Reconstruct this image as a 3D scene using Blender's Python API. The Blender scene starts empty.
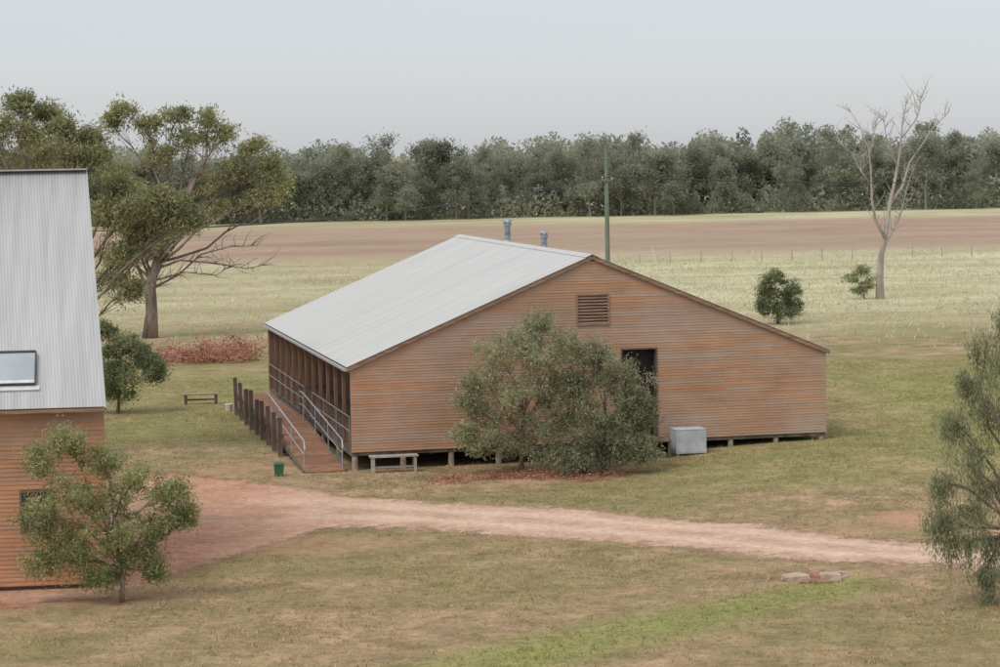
import bpy, math, random
import numpy as np
from mathutils import Vector, Matrix
rng=np.random.default_rng(7); random.seed(7)
scene=bpy.context.scene
col=scene.collection
A=math.radians(1.0); TH=math.radians(4.28); FP=2444.0; CH=10.26

# ---------------------------------------------------------------- helpers
Fv=Vector((0,math.cos(TH),-math.sin(TH))); R0=Vector((1,0,0)); U0=Vector((0,math.sin(TH),math.cos(TH)))
Rv=R0*math.cos(A)-U0*math.sin(A); Uv=R0*math.sin(A)+U0*math.cos(A)
def G(x,y,z=0.0):
    """surveyed ground position (world X,Y)"""
    d=Fv+Rv*((x-500)/FP)+Uv*((333.5-y)/FP)
    t=(z-CH)/d.z
    return (d.x*t,d.y*t)
def ss(a,b,x):
    t=np.clip((np.asarray(x,dtype=float)-a)/(b-a),0,1); return t*t*(3-2*t)
def hgt(X,Y):
    return 0.34*ss(2,11,X)*ss(68,77,Y)*(1-ss(110,140,Y))
def lin(r,g,b,k=1.0):
    f=lambda c:((c/255+0.055)/1.055)**2.4 if c/255>0.04045 else c/255/12.92
    return (f(r)*k,f(g)*k,f(b)*k,1)

def newmat(name):
    m=bpy.data.materials.new(name); m.use_nodes=True
    nt=m.node_tree; nt.nodes.clear()
    out=nt.nodes.new('ShaderNodeOutputMaterial')
    return m,nt,out
def N(nt,t,**k):
    n=nt.nodes.new(t)
    for a,b in k.items(): setattr(n,a,b)
    return n
def noise(nt,scale,detail=4,rough=0.55,vec=None,stretch=None,coord='Object'):
    if vec is None:
        tc=N(nt,'ShaderNodeTexCoord'); vec=tc.outputs[coord]
    if stretch:
        mp=N(nt,'ShaderNodeMapping'); mp.inputs['Scale'].default_value=stretch
        nt.links.new(vec,mp.inputs['Vector']); vec=mp.outputs['Vector']
    n=N(nt,'ShaderNodeTexNoise'); n.inputs['Scale'].default_value=scale
    n.inputs['Detail'].default_value=detail; n.inputs['Roughness'].default_value=rough
    nt.links.new(vec,n.inputs['Vector'])
    return n.outputs['Fac']
def ramp(nt,fac,stops):
    r=N(nt,'ShaderNodeValToRGB')
    e=r.color_ramp.elements
    while len(e)<len(stops): e.new(0.5)
    for i,(p,c) in enumerate(stops):
        e[i].position=p; e[i].color=c
    nt.links.new(fac,r.inputs['Fac']); return r.outputs['Color']
def mix(nt,fac,a,b,mode='MIX'):
    m=N(nt,'ShaderNodeMix',data_type='RGBA',blend_type=mode)
    for s,v in ((m.inputs[0],fac),(m.inputs[6],a),(m.inputs[7],b)):
        if isinstance(v,(int,float)): s.default_value=v
        elif isinstance(v,tuple): s.default_value=v
        else: nt.links.new(v,s)
    return m.outputs[2]
def mth(nt,op,a,b=0.0,c=None,clamp=False):
    m=N(nt,'ShaderNodeMath',operation=op); m.use_clamp=clamp
    for i,v in enumerate((a,b,c)):
        if v is None: continue
        if isinstance(v,(int,float)): m.inputs[i].default_value=v
        else: nt.links.new(v,m.inputs[i])
    return m.outputs[0]
def island(nt,lo,hi):
    g=N(nt,'ShaderNodeNewGeometry')
    mr=N(nt,'ShaderNodeMapRange'); mr.inputs['To Min'].default_value=lo; mr.inputs['To Max'].default_value=hi
    nt.links.new(g.outputs['Random Per Island'],mr.inputs['Value']); return mr.outputs['Result']
def grey(nt,val):
    c=N(nt,'ShaderNodeCombineColor')
    for i in range(3): nt.links.new(val,c.inputs[i])
    return c.outputs[0]

def m_surface(name,c1,c2,scale=3,stretch=None,isl=0.0,rough=0.8,metal=0.0,bump=0.0,detail=5,lo=0.35,hi=0.65):
    m,nt,out=newmat(name)
    f=noise(nt,scale,detail,0.6,stretch=stretch)
    c=ramp(nt,f,[(lo,c1),(hi,c2)])
    if isl>0: c=mix(nt,1.0,c,grey(nt,island(nt,1-isl,1+isl)),'MULTIPLY')
    p=N(nt,'ShaderNodeBsdfPrincipled'); p.inputs['Roughness'].default_value=rough; p.inputs['Metallic'].default_value=metal
    nt.links.new(c,p.inputs['Base Color'])
    if bump>0:
        b=N(nt,'ShaderNodeBump'); b.inputs['Strength'].default_value=bump; b.inputs['Distance'].default_value=0.02
        nt.links.new(f,b.inputs['Height']); nt.links.new(b.outputs[0],p.inputs['Normal'])
    nt.links.new(p.outputs[0],out.inputs[0]); return m
def m_boards(name,cA,cB,cC,cD):
    """weathered timber boards: each board a tone of its own, streaks along the grain, greyer weathered areas"""
    m,nt,out=newmat(name)
    g=N(nt,'ShaderNodeNewGeometry')
    c=ramp(nt,g.outputs['Random Per Island'],[(0.0,cA),(0.35,cB),(0.7,cC),(1.0,cD)])
    s=noise(nt,1.0,6,0.65,stretch=(0.8,0.8,22))
    c=mix(nt,0.7,c,ramp(nt,s,[(0.3,(0.76,0.72,0.69,1)),(0.7,(1.22,1.22,1.22,1))]),'MULTIPLY')
    big=noise(nt,0.45,5,0.6,stretch=(0.45,0.45,1.3))
    c=mix(nt,ramp(nt,big,[(0.45,(0,0,0,1)),(0.64,(0.7,0.7,0.7,1))]),c,cD)
    big2=noise(nt,0.9,5,0.65,stretch=(0.6,0.6,1.0))
    c=mix(nt,1.0,c,ramp(nt,big2,[(0.33,(0.88,0.83,0.78,1)),(0.67,(1.1,1.1,1.12,1))]),'MULTIPLY')
    p=N(nt,'ShaderNodeBsdfPrincipled'); p.inputs['Roughness'].default_value=0.85
    nt.links.new(c,p.inputs['Base Color']); nt.links.new(p.outputs[0],out.inputs[0]); return m
def m_leaf(name,c1,c2,scale=0.9,isl=0.4,trans=0.45):
    m,nt,out=newmat(name)
    f=noise(nt,scale,4,0.6)
    oi=N(nt,'ShaderNodeObjectInfo')
    c=ramp(nt,f,[(0.36,c1),(0.64,c2)])
    c=mix(nt,1.0,c,grey(nt,island(nt,1-isl,1+isl)),'MULTIPLY')
    c=mix(nt,1.0,c,grey(nt,mth(nt,'MULTIPLY_ADD',oi.outputs['Random'],0.3,0.85)),'MULTIPLY')
    d=N(nt,'ShaderNodeBsdfDiffuse'); t=N(nt,'ShaderNodeBsdfTranslucent'); mx=N(nt,'ShaderNodeMixShader')
    mx.inputs[0].default_value=trans
    nt.links.new(c,d.inputs[0]); nt.links.new(c,t.inputs[0])
    nt.links.new(d.outputs[0],mx.inputs[1]); nt.links.new(t.outputs[0],mx.inputs[2]); nt.links.new(mx.outputs[0],out.inputs[0])
    return m

class MB:
    def __init__(s): s.v=[]; s.f=[]
    def box(s,x0,x1,y0,y1,z0,z1):
        n=len(s.v)
        s.v+=[(x0,y0,z0),(x1,y0,z0),(x1,y1,z0),(x0,y1,z0),(x0,y0,z1),(x1,y0,z1),(x1,y1,z1),(x0,y1,z1)]
        s.f+=[(n,n+3,n+2,n+1),(n+4,n+5,n+6,n+7),(n,n+1,n+5,n+4),(n+1,n+2,n+6,n+5),(n+2,n+3,n+7,n+6),(n+3,n,n+4,n+7)]
    def hexa(s,p):
        n=len(s.v); s.v+=[tuple(q) for q in p]
        s.f+=[(n,n+3,n+2,n+1),(n+4,n+5,n+6,n+7),(n,n+1,n+5,n+4),(n+1,n+2,n+6,n+5),(n+2,n+3,n+7,n+6),(n+3,n,n+4,n+7)]
    def beam(s,a,b,w,h):
        a=Vector(a); b=Vector(b); t=(b-a).normalized()
        up=Vector((0,0,1)) if abs(t.z)<0.95 else Vector((0,1,0))
        sd=t.cross(up).normalized(); u=sd.cross(t)
        P=[]
        for q in (a,b):
            P.append([q+sd*(i*w/2)+u*(j*h/2) for i,j in((-1,-1),(1,-1),(1,1),(-1,1))])
        s.hexa(P[0]+P[1])
    def tube(s,pts,rad,n=6,cap=True):
        pts=[Vector(p) for p in pts]; base=len(s.v); m=len(pts)
        for i,p in enumerate(pts):
            t=(pts[min(i+1,m-1)]-pts[max(i-1,0)])
            if t.length<1e-6: t=Vector((0,0,1))
            t.normalize()
            ref=Vector((0.31,0.95,0.05)) if abs(t.y)<0.9 else Vector((1,0,0))
            a=t.cross(ref).normalized(); b=t.cross(a)
            for k in range(n):
                an=2*math.pi*k/n
                s.v.append(tuple(p+(a*math.cos(an)+b*math.sin(an))*rad[i]))
        for i in range(m-1):
            for k in range(n):
                s.f.append((base+i*n+k,base+i*n+(k+1)%n,base+(i+1)*n+(k+1)%n,base+(i+1)*n+k))
        if cap:
            s.f.append(tuple(base+k for k in range(n))[::-1]); s.f.append(tuple(base+(m-1)*n+k for k in range(n)))
    def obj(s,name,mat,parent=None,smooth=False,bevel=0):
        me=bpy.data.meshes.new(name); me.from_pydata([tuple(v) for v in s.v],[],s.f); me.update()
        me.materials.append(mat)
        if smooth: me.polygons.foreach_set('use_smooth',[True]*len(me.polygons))
        o=bpy.data.objects.new(name,me); col.objects.link(o)
        if parent: o.parent=parent
        if bevel:
            b=o.modifiers.new('b','BEVEL'); b.width=bevel; b.segments=2; b.limit_method='ANGLE'
        return o
def quads_mesh(name,V,mat,nv=4):
    V=np.ascontiguousarray(V,dtype=np.float32).reshape(-1,3); n=len(V); m=n//nv
    me=bpy.data.meshes.new(name); me.vertices.add(n); me.vertices.foreach_set('co',V.ravel())
    me.loops.add(n); me.loops.foreach_set('vertex_index',np.arange(n,dtype=np.int32))
    me.polygons.add(m); me.polygons.foreach_set('loop_start',np.arange(0,n,nv,dtype=np.int32))
    me.polygons.foreach_set('loop_total',np.full(m,nv,dtype=np.int32))
    me.update(calc_edges=True); me.materials.append(mat); return me
def add(name,me,parent=None,loc=None):
    o=bpy.data.objects.new(name,me); col.objects.link(o)
    if parent: o.parent=parent
    if loc: o.location=loc
    return o
def empty(name,loc,label,cat,rz=0,group=None):
    o=bpy.data.objects.new(name,None); col.objects.link(o); o.location=loc; o.rotation_euler=(0,0,rz)
    o.empty_display_size=0.3; tag(o,label,cat,group); return o
def tag(o,label,cat,group=None):
    o['label']=label; o['category']=cat
    if group: o['group']=group

def leaves(C,l,w,droop=0.0,flat=0.0):
    n=len(C)
    d=rng.normal(size=(n,3)); d[:,2]-=droop; d[:,2]*=(1-flat)
    d/=np.linalg.norm(d,axis=1)[:,None]+1e-9
    r=rng.normal(size=(n,3)); s=np.cross(d,r); s/=np.linalg.norm(s,axis=1)[:,None]+1e-9
    k=rng.uniform(0.6,1.35,size=(n,1))
    a=C-d*l*0.5*k; b=C+d*l*0.5*k; e=C+s*w*0.5*k; f=C-s*w*0.5*k
    return np.stack([a,e,b,f],axis=1).reshape(-1,3)

def curve(a,b,k,n=5):
    a=Vector(a); b=Vector(b); L=(b-a).length; out=[]
    off=Vector((random.uniform(-1,1),random.uniform(-1,1),random.uniform(-0.5,1)))*k*L
    for i in range(n+1):
        t=i/n; out.append(a.lerp(b,t)+off*math.sin(math.pi*t)+Vector((random.uniform(-1,1),random.uniform(-1,1),random.uniform(-1,1)))*k*0.18*L*(0<i<n))
    return out

def tree_meshes(trunk,tr,lobes,nsub,nleaf,ll,lw,spread,droop,mt,ml,hang=0.0,zs=0.6,limb=0.42,sprig=0.0):
    mb=MB(); m=len(trunk)
    rad=[tr*(1-0.6*i/(m-1)) for i in range(m)]; rad[0]*=1.25
    mb.tube(trunk,rad,9)
    T=[Vector(p) for p in trunk]; cs=[]
    H=T[-1].z
    for (x,y,z,rx,ry,rz) in lobes:
        c=Vector((x,y,z))
        hz=min(max((z-rz)*0.55,H*0.35),H)
        for i in range(m-1):
            if T[i+1].z>=hz or i==m-2:
                f=(hz-T[i].z)/max(T[i+1].z-T[i].z,1e-3); f=min(max(f,0),1)
                s=T[i].lerp(T[i+1],f); rs=rad[i]*(1-f)+rad[i+1]*f; break
        L=curve(s,c,0.13,6)
        r0=rs*limb*1.3; mb.tube(L,[r0*(1-0.8*i/6)+0.004 for i in range(7)],6)
        for j in range(nsub):
            u=rng.normal(size=3); u/=np.linalg.norm(u); q=rng.uniform(0.2,1)**0.5*(1+sprig*(rng.uniform()<.3))
            p=c+Vector((u[0]*rx*q,u[1]*ry*q,u[2]*rz*q))
            st=L[random.choice([3,4,5,6])]
            tw=curve(st,p,0.12,3); mb.tube(tw,[r0*0.24,r0*0.18,r0*0.11,r0*0.05],4,cap=False)
            cs.append(tuple(p))
            cs.append(tuple(tw[2]))
    cs=np.array(cs)
    wgt=rng.uniform(0.2,1.6,size=len(cs)); wgt[1::2]*=.4; wgt/=wgt.sum(); idx=rng.choice(len(cs),size=nleaf,p=wgt)
    sz=rng.uniform(0.5,1.35,size=len(cs))*spread
    off=rng.normal(size=(nleaf,3))*sz[idx][:,None]; off[:,2]*=zs
    if hang>0: off[:,2]-=rng.exponential(hang,size=nleaf)
    C=cs[idx]+off
    C[:,2]=np.maximum(C[:,2],0.08)
    return mb,quads_mesh('crown',leaves(C,ll,lw,droop),ml)
def make_tree(name,label,cat,base,lobes,trunk,tr,nsub,nleaf,ll,lw,spread,mt,ml,droop=0.3,group=None,**k):
    e=empty(name,(base[0],base[1],float(hgt(base[0],base[1]))-0.02),label,cat,group=group)
    mb,cr=tree_meshes(trunk,tr,lobes,nsub,nleaf,ll,lw,spread,droop,mt,ml,**k)
    mb.obj('trunk',mt,e,smooth=True); add('crown',cr,e); return e
def PX(bx,by,S,L):
    """measured crown lobes -> metres from the foot of the tree"""
    out=[]
    for t in L:
        x,y,rx,ry=t[:4]; dy=t[4] if len(t)>4 else random.uniform(-1,1)*rx*S*0.6
        out.append(((x-bx)*S+(by-y)*S*0.0175,dy,(by-y)*S,rx*S,max(rx,ry)*S*0.9,ry*S))
    return out
def PT(bx,by,S,L): return [((x-bx)*S+(by-y)*S*0.0175,random.uniform(-.15,.15)*(i>0),(by-y)*S) for i,(x,y) in enumerate(L)]

# ---------------------------------------------------------------- materials
M_ROOF=m_surface('galvanised_roof',(0.47,0.48,0.465,1),(0.55,0.56,0.54,1),1.0,(0.25,3,0.25),rough=0.75,metal=0.0)
M_ROOF2=m_surface('galvanised_roof_near',(0.41,0.42,0.415,1),(0.50,0.51,0.50,1),1.5,(3,0.25,0.25),rough=0.7,metal=0.0)
M_GALV=m_surface('galvanised_steel',(0.36,0.38,0.40,1),(0.48,0.50,0.52,1),8,rough=0.5,metal=0.2)
M_RAIL=m_surface('dull_rail_steel',(0.22,0.23,0.24,1),(0.32,0.33,0.33,1),8,rough=0.6,metal=0.1)
M_FLUE=m_surface('flue_steel',(0.22,0.25,0.27,1),(0.42,0.45,0.47,1),6,rough=0.5,metal=0.3)
M_BOARD=m_boards('weathered_cladding',lin(184,140,108),lin(188,150,120),lin(178,146,120),lin(178,158,142))
M_BOARD2=m_boards('orange_cladding',lin(200,150,114),lin(194,146,112),lin(186,144,114),lin(182,150,126))
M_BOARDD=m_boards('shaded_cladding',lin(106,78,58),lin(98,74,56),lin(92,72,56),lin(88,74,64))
M_TRIM=m_surface('timber_trim',lin(128,100,80),lin(166,138,114),2,(1,1,8))
M_DARKW=m_surface('dark_timber',lin(82,70,62),lin(126,110,96),3,(1,1,0.3),isl=0.2)
M_POST=m_surface('verandah_timber',lin(116,86,66),lin(146,116,92),3,(1,1,0.3),isl=0.15)
M_STUMP=m_surface('grey_stump',lin(145,132,116),lin(185,172,154),5,isl=0.15)
M_RAMP=m_surface('ramp_planks',lin(134,94,70),lin(158,118,90),3,isl=0.2)
M_DOOR=m_surface('opening_dark',lin(38,32,30),lin(52,42,38),4,(3,3,0.5))  # near-black, dark of the open doorway put into the colour; also vent backing
M_BENCH=m_surface('bench_grey',lin(150,146,138),lin(185,182,174),5)
M_BARKD=m_surface('bark_dark',lin(92,80,72),lin(156,140,128),2.2,(1,1,0.3),bump=0.5)
M_DEAD=m_surface('dead_wood',lin(146,136,128),lin(190,181,172),1.2,(1,1,0.4))
M_BRUSH=m_surface('brush_wood',lin(150,112,98),lin(198,158,142),1.2)
M_LF_SHED=m_leaf('leaves_wattle',(0.30,0.315,0.185,1),(0.46,0.47,0.295,1),0.9)
M_LF_NEAR=m_leaf('leaves_olive',(0.29,0.31,0.14,1),(0.46,0.465,0.24,1),1.1)
M_LF_RIGHT=m_leaf('leaves_weeping',(0.27,0.295,0.165,1),(0.43,0.45,0.27,1),1.0)
M_LF_EUC=m_leaf('leaves_eucalypt',(0.26,0.275,0.14,1),(0.47,0.46,0.25,1),0.35)
M_LF_DARK=m_leaf('leaves_dark',(0.18,0.21,0.11,1),(0.29,0.315,0.17,1),0.6)
M_LF_FAR=m_leaf('leaves_far_hazed',(0.26,0.285,0.21,1),(0.43,0.44,0.33,1),0.09,0.25,0.5)  # distance haze put into the leaf colour, paler and greyer
M_LF_DRY=m_leaf('leaves_dry',lin(166,120,98),lin(206,156,134),1.5)
M_BARKF=m_surface('bark_far',lin(112,110,100),lin(172,168,156),0.12,lo=.42,hi=.58)
M_GREEN=m_surface('green_plastic',lin(50,96,66),lin(68,116,82),4,rough=0.6)
M_WHITE=m_surface('white_paint',(0.6,0.6,0.6,1),(0.75,0.75,0.74,1),5)
M_POLE=m_surface('pole_timber_green',lin(100,116,98),lin(130,142,120),1.5,(1,1,0.3))
M_WIRE=m_surface('wire_dark',(0.05,0.055,0.055,1),(0.08,0.085,0.085,1),3)
M_STONE=m_surface('pale_stone',lin(164,140,122),lin(200,180,162),4,bump=0.4)
M_STONEB=m_surface('brown_stone',lin(130,96,76),lin(170,130,104),6,bump=0.4)
def glass(name,a,b_):
    m,nt,out=newmat(name); p=N(nt,'ShaderNodeBsdfPrincipled'); p.inputs['Roughness'].default_value=0.08; p.inputs['Specular IOR Level'].default_value=0.9
    nt.links.new(ramp(nt,noise(nt,1.0,2),[(0.3,a),(0.7,b_)]),p.inputs['Base Color']); nt.links.new(p.outputs[0],out.inputs[0]); return m
M_GLASSm=glass('window_glass',(0.08,0.09,0.10,1),(0.14,0.16,0.17,1))
M_GLASSs=glass('sky_tint_glass',(0.34,0.39,0.42,1),(0.46,0.51,0.54,1))  # pale blue sky reflection put into the base colour

# ---------------------------------------------------------------- track edges (measured)
UP=[(-60,560),(20,520),(110,480),(175,474),(240,479),(300,487),(345,497),(450,502),(560,508),(680,518),(800,530),(930,543),(1080,560)]
LO=[(-60,612),(20,606),(100,600),(170,578),(220,560),(270,543),(330,529),(450,532),(560,539),(680,550),(800,560),(930,568),(1080,580)]
def resample(P,xs):
    P=np.array(P,float); return np.interp(xs,P[:,0],P[:,1])
txs=np.linspace(-60,1080,260)
uy=resample(UP,txs)+np.sin(txs*0.031)*1.2; ly=resample(LO,txs)+np.sin(txs*0.023+2)*1.5
UPw=np.array([G(x,y) for x,y in zip(txs,uy)]); LOw=np.array([G(x,y) for x,y in zip(txs,ly)])
def on_track(X,Y,pad=0.0):
    u=np.interp(X,UPw[:,0],UPw[:,1]); l=np.interp(X,LOw[:,0],LOw[:,1])
    return (Y<u+pad)&(Y>l-pad)

# ---------------------------------------------------------------- ground
def axis(lo,hi,step,far,neg):
    c=list(np.arange(lo,hi+1e-6,step)); s=step; a=hi
    while a<far: s*=1.12; a+=s; c.append(a)
    s=step; a=lo
    while a>neg: s*=1.3; a-=s; c.insert(0,a)
    return np.array(c)
xs=axis(-32,36,0.5,4500,-4500); ys=axis(42,130,0.5,6000,-60)
XX,YY=np.meshgrid(xs,ys); nx,ny=len(xs),len(ys)
ZZ=hgt(XX,YY)
V=np.stack([XX,YY,ZZ],-1).reshape(-1,3)
ii=np.arange(nx*ny).reshape(ny,nx)
Fq=np.stack([ii[:-1,:-1],ii[:-1,1:],ii[1:,1:],ii[1:,:-1]],-1).reshape(-1,4)
me=bpy.data.meshes.new('ground'); me.vertices.add(len(V)); me.vertices.foreach_set('co',V.ravel().astype(np.float32))
me.loops.add(Fq.size); me.loops.foreach_set('vertex_index',Fq.ravel().astype(np.int32))
me.polygons.add(len(Fq)); me.polygons.foreach_set('loop_start',np.arange(0,Fq.size,4,dtype=np.int32)); me.polygons.foreach_set('loop_total',np.full(len(Fq),4,dtype=np.int32))
me.polygons.foreach_set('use_smooth',np.ones(len(Fq),dtype=bool)); me.update(calc_edges=True)
def seg(X,Y,a,b):
    a=np.array(a);b=np.array(b);d=b-a;L=(d**2).sum(); t=np.clip(((X-a[0])*d[0]+(Y-a[1])*d[1])/L,0,1)
    return np.hypot(X-a[0]-t*d[0],Y-a[1]-t*d[1]),t
def m_green(X,Y):
    d,t=seg(X,Y,G(850,584),G(640,628)); g1=0.75*(1-ss(0.2,1.6,d))
    d2,t=seg(X,Y,G(640,628),G(430,680)); g1=np.maximum(g1,0.8*(1-ss(0.4,2.3,d2)))
    g2=0.6*ss(10,17,X)*ss(78,84,Y)*(1-ss(100,122,Y))
    g3=0.35*ss(3,9,X)*ss(70,74,Y)*(1-ss(84,90,Y))
    g4=0.3*(1-ss(-6,-2,X))*ss(84,90,Y)*(1-ss(108,125,Y))
    return np.clip(np.maximum.reduce([g1,g2,g3,g4]),0,1)
def m_pale(X,Y): return np.clip(ss(108,175,Y)*(0.6+0.4*ss(-5,15,X)),0,1)
def m_brown(X,Y): return ss(205,262,Y-0.1*X)*(1-ss(315,356,Y-0.06*X)*0.8)
def m_dirt(X,Y):
    x,y=G(905,519); d=np.hypot((X-x)/1.0,(Y-y)/1.6); r=0.9*(1-ss(0.4,1.4,d))
    x,y=G(535,480); d=np.hypot((X-x)/3.0,(Y-y)/1.3); r=np.maximum(r,0.33*(1-ss(0.3,1.3,d)))
    x,y=G(860,530); d=np.hypot((X-x)/2.6,(Y-y)/1.1); r=np.maximum(r,0.4*(1-ss(0.4,1.3,d)))
    x,y=G(60,600); d=np.hypot((X-x)/4,(Y-y)/1.2); r=np.maximum(r,0.5*(1-ss(0.4,1.3,d)))
    x,y=G(250,470); d=np.hypot((X-x)/2.6,(Y-y)/3.0); r=np.maximum(r,0.35*(1-ss(0.4,1.3,d)))
    x,y=G(300,545); d=np.hypot((X-x)/3.4,(Y-y)/2.2); r=np.maximum(r,0.45*(1-ss(0.4,1.3,d)))
    r=np.maximum(r,0.15*(1-ss(62,68,Y)))
    return r
for nm,fn in (('green',m_green),('pale',m_pale),('brown',m_brown),('dirt',m_dirt)):
    at=me.attributes.new(nm,'FLOAT','POINT'); at.data.foreach_set('value',fn(V[:,0],V[:,1]).astype(np.float32))
m,nt,out=newmat('ground_grass')
g=N(nt,'ShaderNodeNewGeometry'); pos=g.outputs['Position']
def nz(s,d=5,r=0.6,st=None): return noise(nt,s,d,r,vec=pos,stretch=st)
def attr(n): a=N(nt,'ShaderNodeAttribute'); a.attribute_name=n; return a.outputs['Fac']
def soft(a,nzv,amp,gain=1.8):
    s=mth(nt,'MULTIPLY_ADD',mth(nt,'SUBTRACT',nzv,0.5),amp,a)
    return mth(nt,'MULTIPLY_ADD',mth(nt,'SUBTRACT',s,0.5),gain,0.5,clamp=True)
nb=nz(0.11,5,.65); nm_=nz(0.7,7,0.75); nf=nz(4.0,7,0.85); nff=nz(16,3,0.7)
base=ramp(nt,nm_,[(0.34,lin(124,113,80)),(0.5,lin(158,139,110)),(0.64,lin(192,162,134))])
base=mix(nt,ramp(nt,nb,[(0.44,(0,0,0,1)),(0.58,(0.8,0.8,0.8,1))]),base,ramp(nt,nm_,[(0.35,lin(118,115,76)),(0.65,lin(154,146,106))]))
gm=mth(nt,'MULTIPLY',attr('green'),ramp(nt,nm_,[(0.3,(0.3,0.3,0.3,1)),(0.6,(1,1,1,1))]))
base=mix(nt,gm,base,ramp(nt,nf,[(0.3,lin(114,134,64)),(0.7,lin(154,166,94))]))
palec=ramp(nt,nz(0.12,7,0.75,(0.4,1,1)),[(0.33,lin(160,156,118)),(0.5,lin(190,186,152)),(0.67,lin(212,208,180))])
palec=mix(nt,0.6,palec,ramp(nt,nz(1.2,6,0.8),[(0.3,(0.82,0.83,0.78,1)),(0.7,(1.15,1.15,1.13,1))]),'MULTIPLY')
base=mix(nt,soft(attr('pale'),nz(0.06,7,0.75),0.9,1.25),base,palec)
brownc=ramp(nt,nz(0.07,8,0.78,(0.5,1,1)),[(0.33,lin(150,128,110)),(0.5,lin(170,146,128)),(0.67,lin(182,162,144))])
brownc=mix(nt,ramp(nt,nz(0.035,8,0.75,(0.35,1,1)),[(0.48,(0,0,0,1)),(0.62,(0.6,0.6,0.6,1))]),brownc,lin(158,150,120))
brownc=mix(nt,0.8,brownc,ramp(nt,nz(0.6,6,0.85),[(0.3,(0.80,0.81,0.80,1)),(0.7,(1.18,1.17,1.15,1))]),'MULTIPLY')
base=mix(nt,soft(attr('brown'),nz(0.035,8,0.78,(0.5,1,1)),1.6,1.6),base,brownc)
dm=mth(nt,'MULTIPLY_ADD',mth(nt,'SUBTRACT',nz(1.7,6,0.75),0.5),2.4,attr('dirt'),clamp=True)
dm=mth(nt,'MULTIPLY',dm,mth(nt,'MULTIPLY',attr('dirt'),4.0,clamp=True))
base=mix(nt,dm,base,lin(190,150,124))
fine=ramp(nt,nf,[(0.3,(0.50,0.50,0.45,1)),(0.45,(0.92,0.92,0.9,1)),(0.7,(1.36,1.32,1.27,1))])
nearf=N(nt,'ShaderNodeMapRange'); nearf.inputs['From Min'].default_value=90; nearf.inputs['From Max'].default_value=200; nearf.inputs['To Min'].default_value=.9; nearf.inputs['To Max'].default_value=.25
sepg=N(nt,'ShaderNodeSeparateXYZ'); nt.links.new(pos,sepg.inputs[0]); nt.links.new(sepg.outputs[1],nearf.inputs['Value'])
base=mix(nt,nearf.outputs[0],base,fine,'MULTIPLY')
base=mix(nt,0.7,base,ramp(nt,nff,[(0.3,(0.75,0.75,0.73,1)),(0.7,(1.2,1.2,1.2,1))]),'MULTIPLY')
p=N(nt,'ShaderNodeBsdfPrincipled'); p.inputs['Roughness'].default_value=0.95; p.inputs['Specular IOR Level'].default_value=0.1
nt.links.new(base,p.inputs['Base Color'])
b=N(nt,'ShaderNodeBump'); b.inputs['Strength'].default_value=0.6; b.inputs['Distance'].default_value=0.06
nt.links.new(nf,b.inputs['Height']); nt.links.new(b.outputs[0],p.inputs['Normal'])
nt.links.new(p.outputs[0],out.inputs[0])
me.materials.append(m); o=add('ground',me); o['kind']='structure'

ns=27; sv=np.linspace(-0.3,1.3,ns); tv=[]; fade=[]; rut=[]
for i in range(len(txs)):
    for s in sv:
        p_=UPw[i]*(1-s)+LOw[i]*s; tv.append((p_[0],p_[1],0.006))
        wd=np.linalg.norm(UPw[i]-LOw[i]); e=min(s,1-s)
        fade.append(float(np.clip(0.5+e*wd/1.8,0,1.4)) if -0.29<s<1.29 else 0.0)
        rut.append(float(math.exp(-((s-.3)/.09)**2)+math.exp(-((s-.66)/.09)**2)))
tf=[]
for i in range(len(txs)-1):
    for j in range(ns-1):
        a=i*ns+j; tf.append((a,a+1,a+ns+1,a+ns))
me=bpy.data.meshes.new('dirt_track'); me.from_pydata(tv,[],[f[::-1] for f in tf]); me.update()
at=me.attributes.new('fade','FLOAT','POINT'); at.data.foreach_set('value',np.array(fade,dtype=np.float32))
at=me.attributes.new('rut','FLOAT','POINT'); at.data.foreach_set('value',np.array(rut,dtype=np.float32))
m,nt,out=newmat('track_gravel')
g=N(nt,'ShaderNodeNewGeometry'); pos=g.outputs['Position']
c=ramp(nt,nz(0.8,8,0.8),[(0.32,lin(170,138,114)),(0.5,lin(200,168,144)),(0.68,lin(220,194,172))])
c=mix(nt,mth(nt,'MULTIPLY',attr('rut'),.5),c,lin(228,204,184))
red=nz(0.16,3,0.5)
sep=N(nt,'ShaderNodeSeparateXYZ'); nt.links.new(pos,sep.inputs[0])
lf=N(nt,'ShaderNodeMapRange'); lf.inputs['From Min'].default_value=-3; lf.inputs['From Max'].default_value=-8; nt.links.new(sep.outputs[0],lf.inputs['Value'])
c=mix(nt,mth(nt,'MULTIPLY',lf.outputs[0],ramp(nt,red,[(0.38,(0.3,0.3,0.3,1)),(0.56,(0.9,0.9,0.9,1))])),c,ramp(nt,nz(1.2,7,.75),[(0.35,lin(168,122,98)),(0.65,lin(206,162,138))]))
c=mix(nt,mth(nt,'MULTIPLY',lf.outputs[0],ramp(nt,nz(0.5,7,.75),[(0.51,(0,0,0,1)),(0.60,(0.6,0.6,0.6,1))])),c,lin(154,134,102))
c=mix(nt,0.95,c,ramp(nt,nz(5,7,0.9),[(0.3,(0.52,0.50,0.49,1)),(0.5,(1,1,1,1)),(0.7,(1.36,1.36,1.36,1))]),'MULTIPLY')
p=N(nt,'ShaderNodeBsdfPrincipled'); p.inputs['Roughness'].default_value=0.95; p.inputs['Specular IOR Level'].default_value=0.1; nt.links.new(c,p.inputs['Base Color'])
bb=N(nt,'ShaderNodeBump'); bb.inputs['Strength'].default_value=0.7; bb.inputs['Distance'].default_value=0.06; nt.links.new(nz(6,5,0.8),bb.inputs['Height']); nt.links.new(bb.outputs[0],p.inputs['Normal'])
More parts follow.
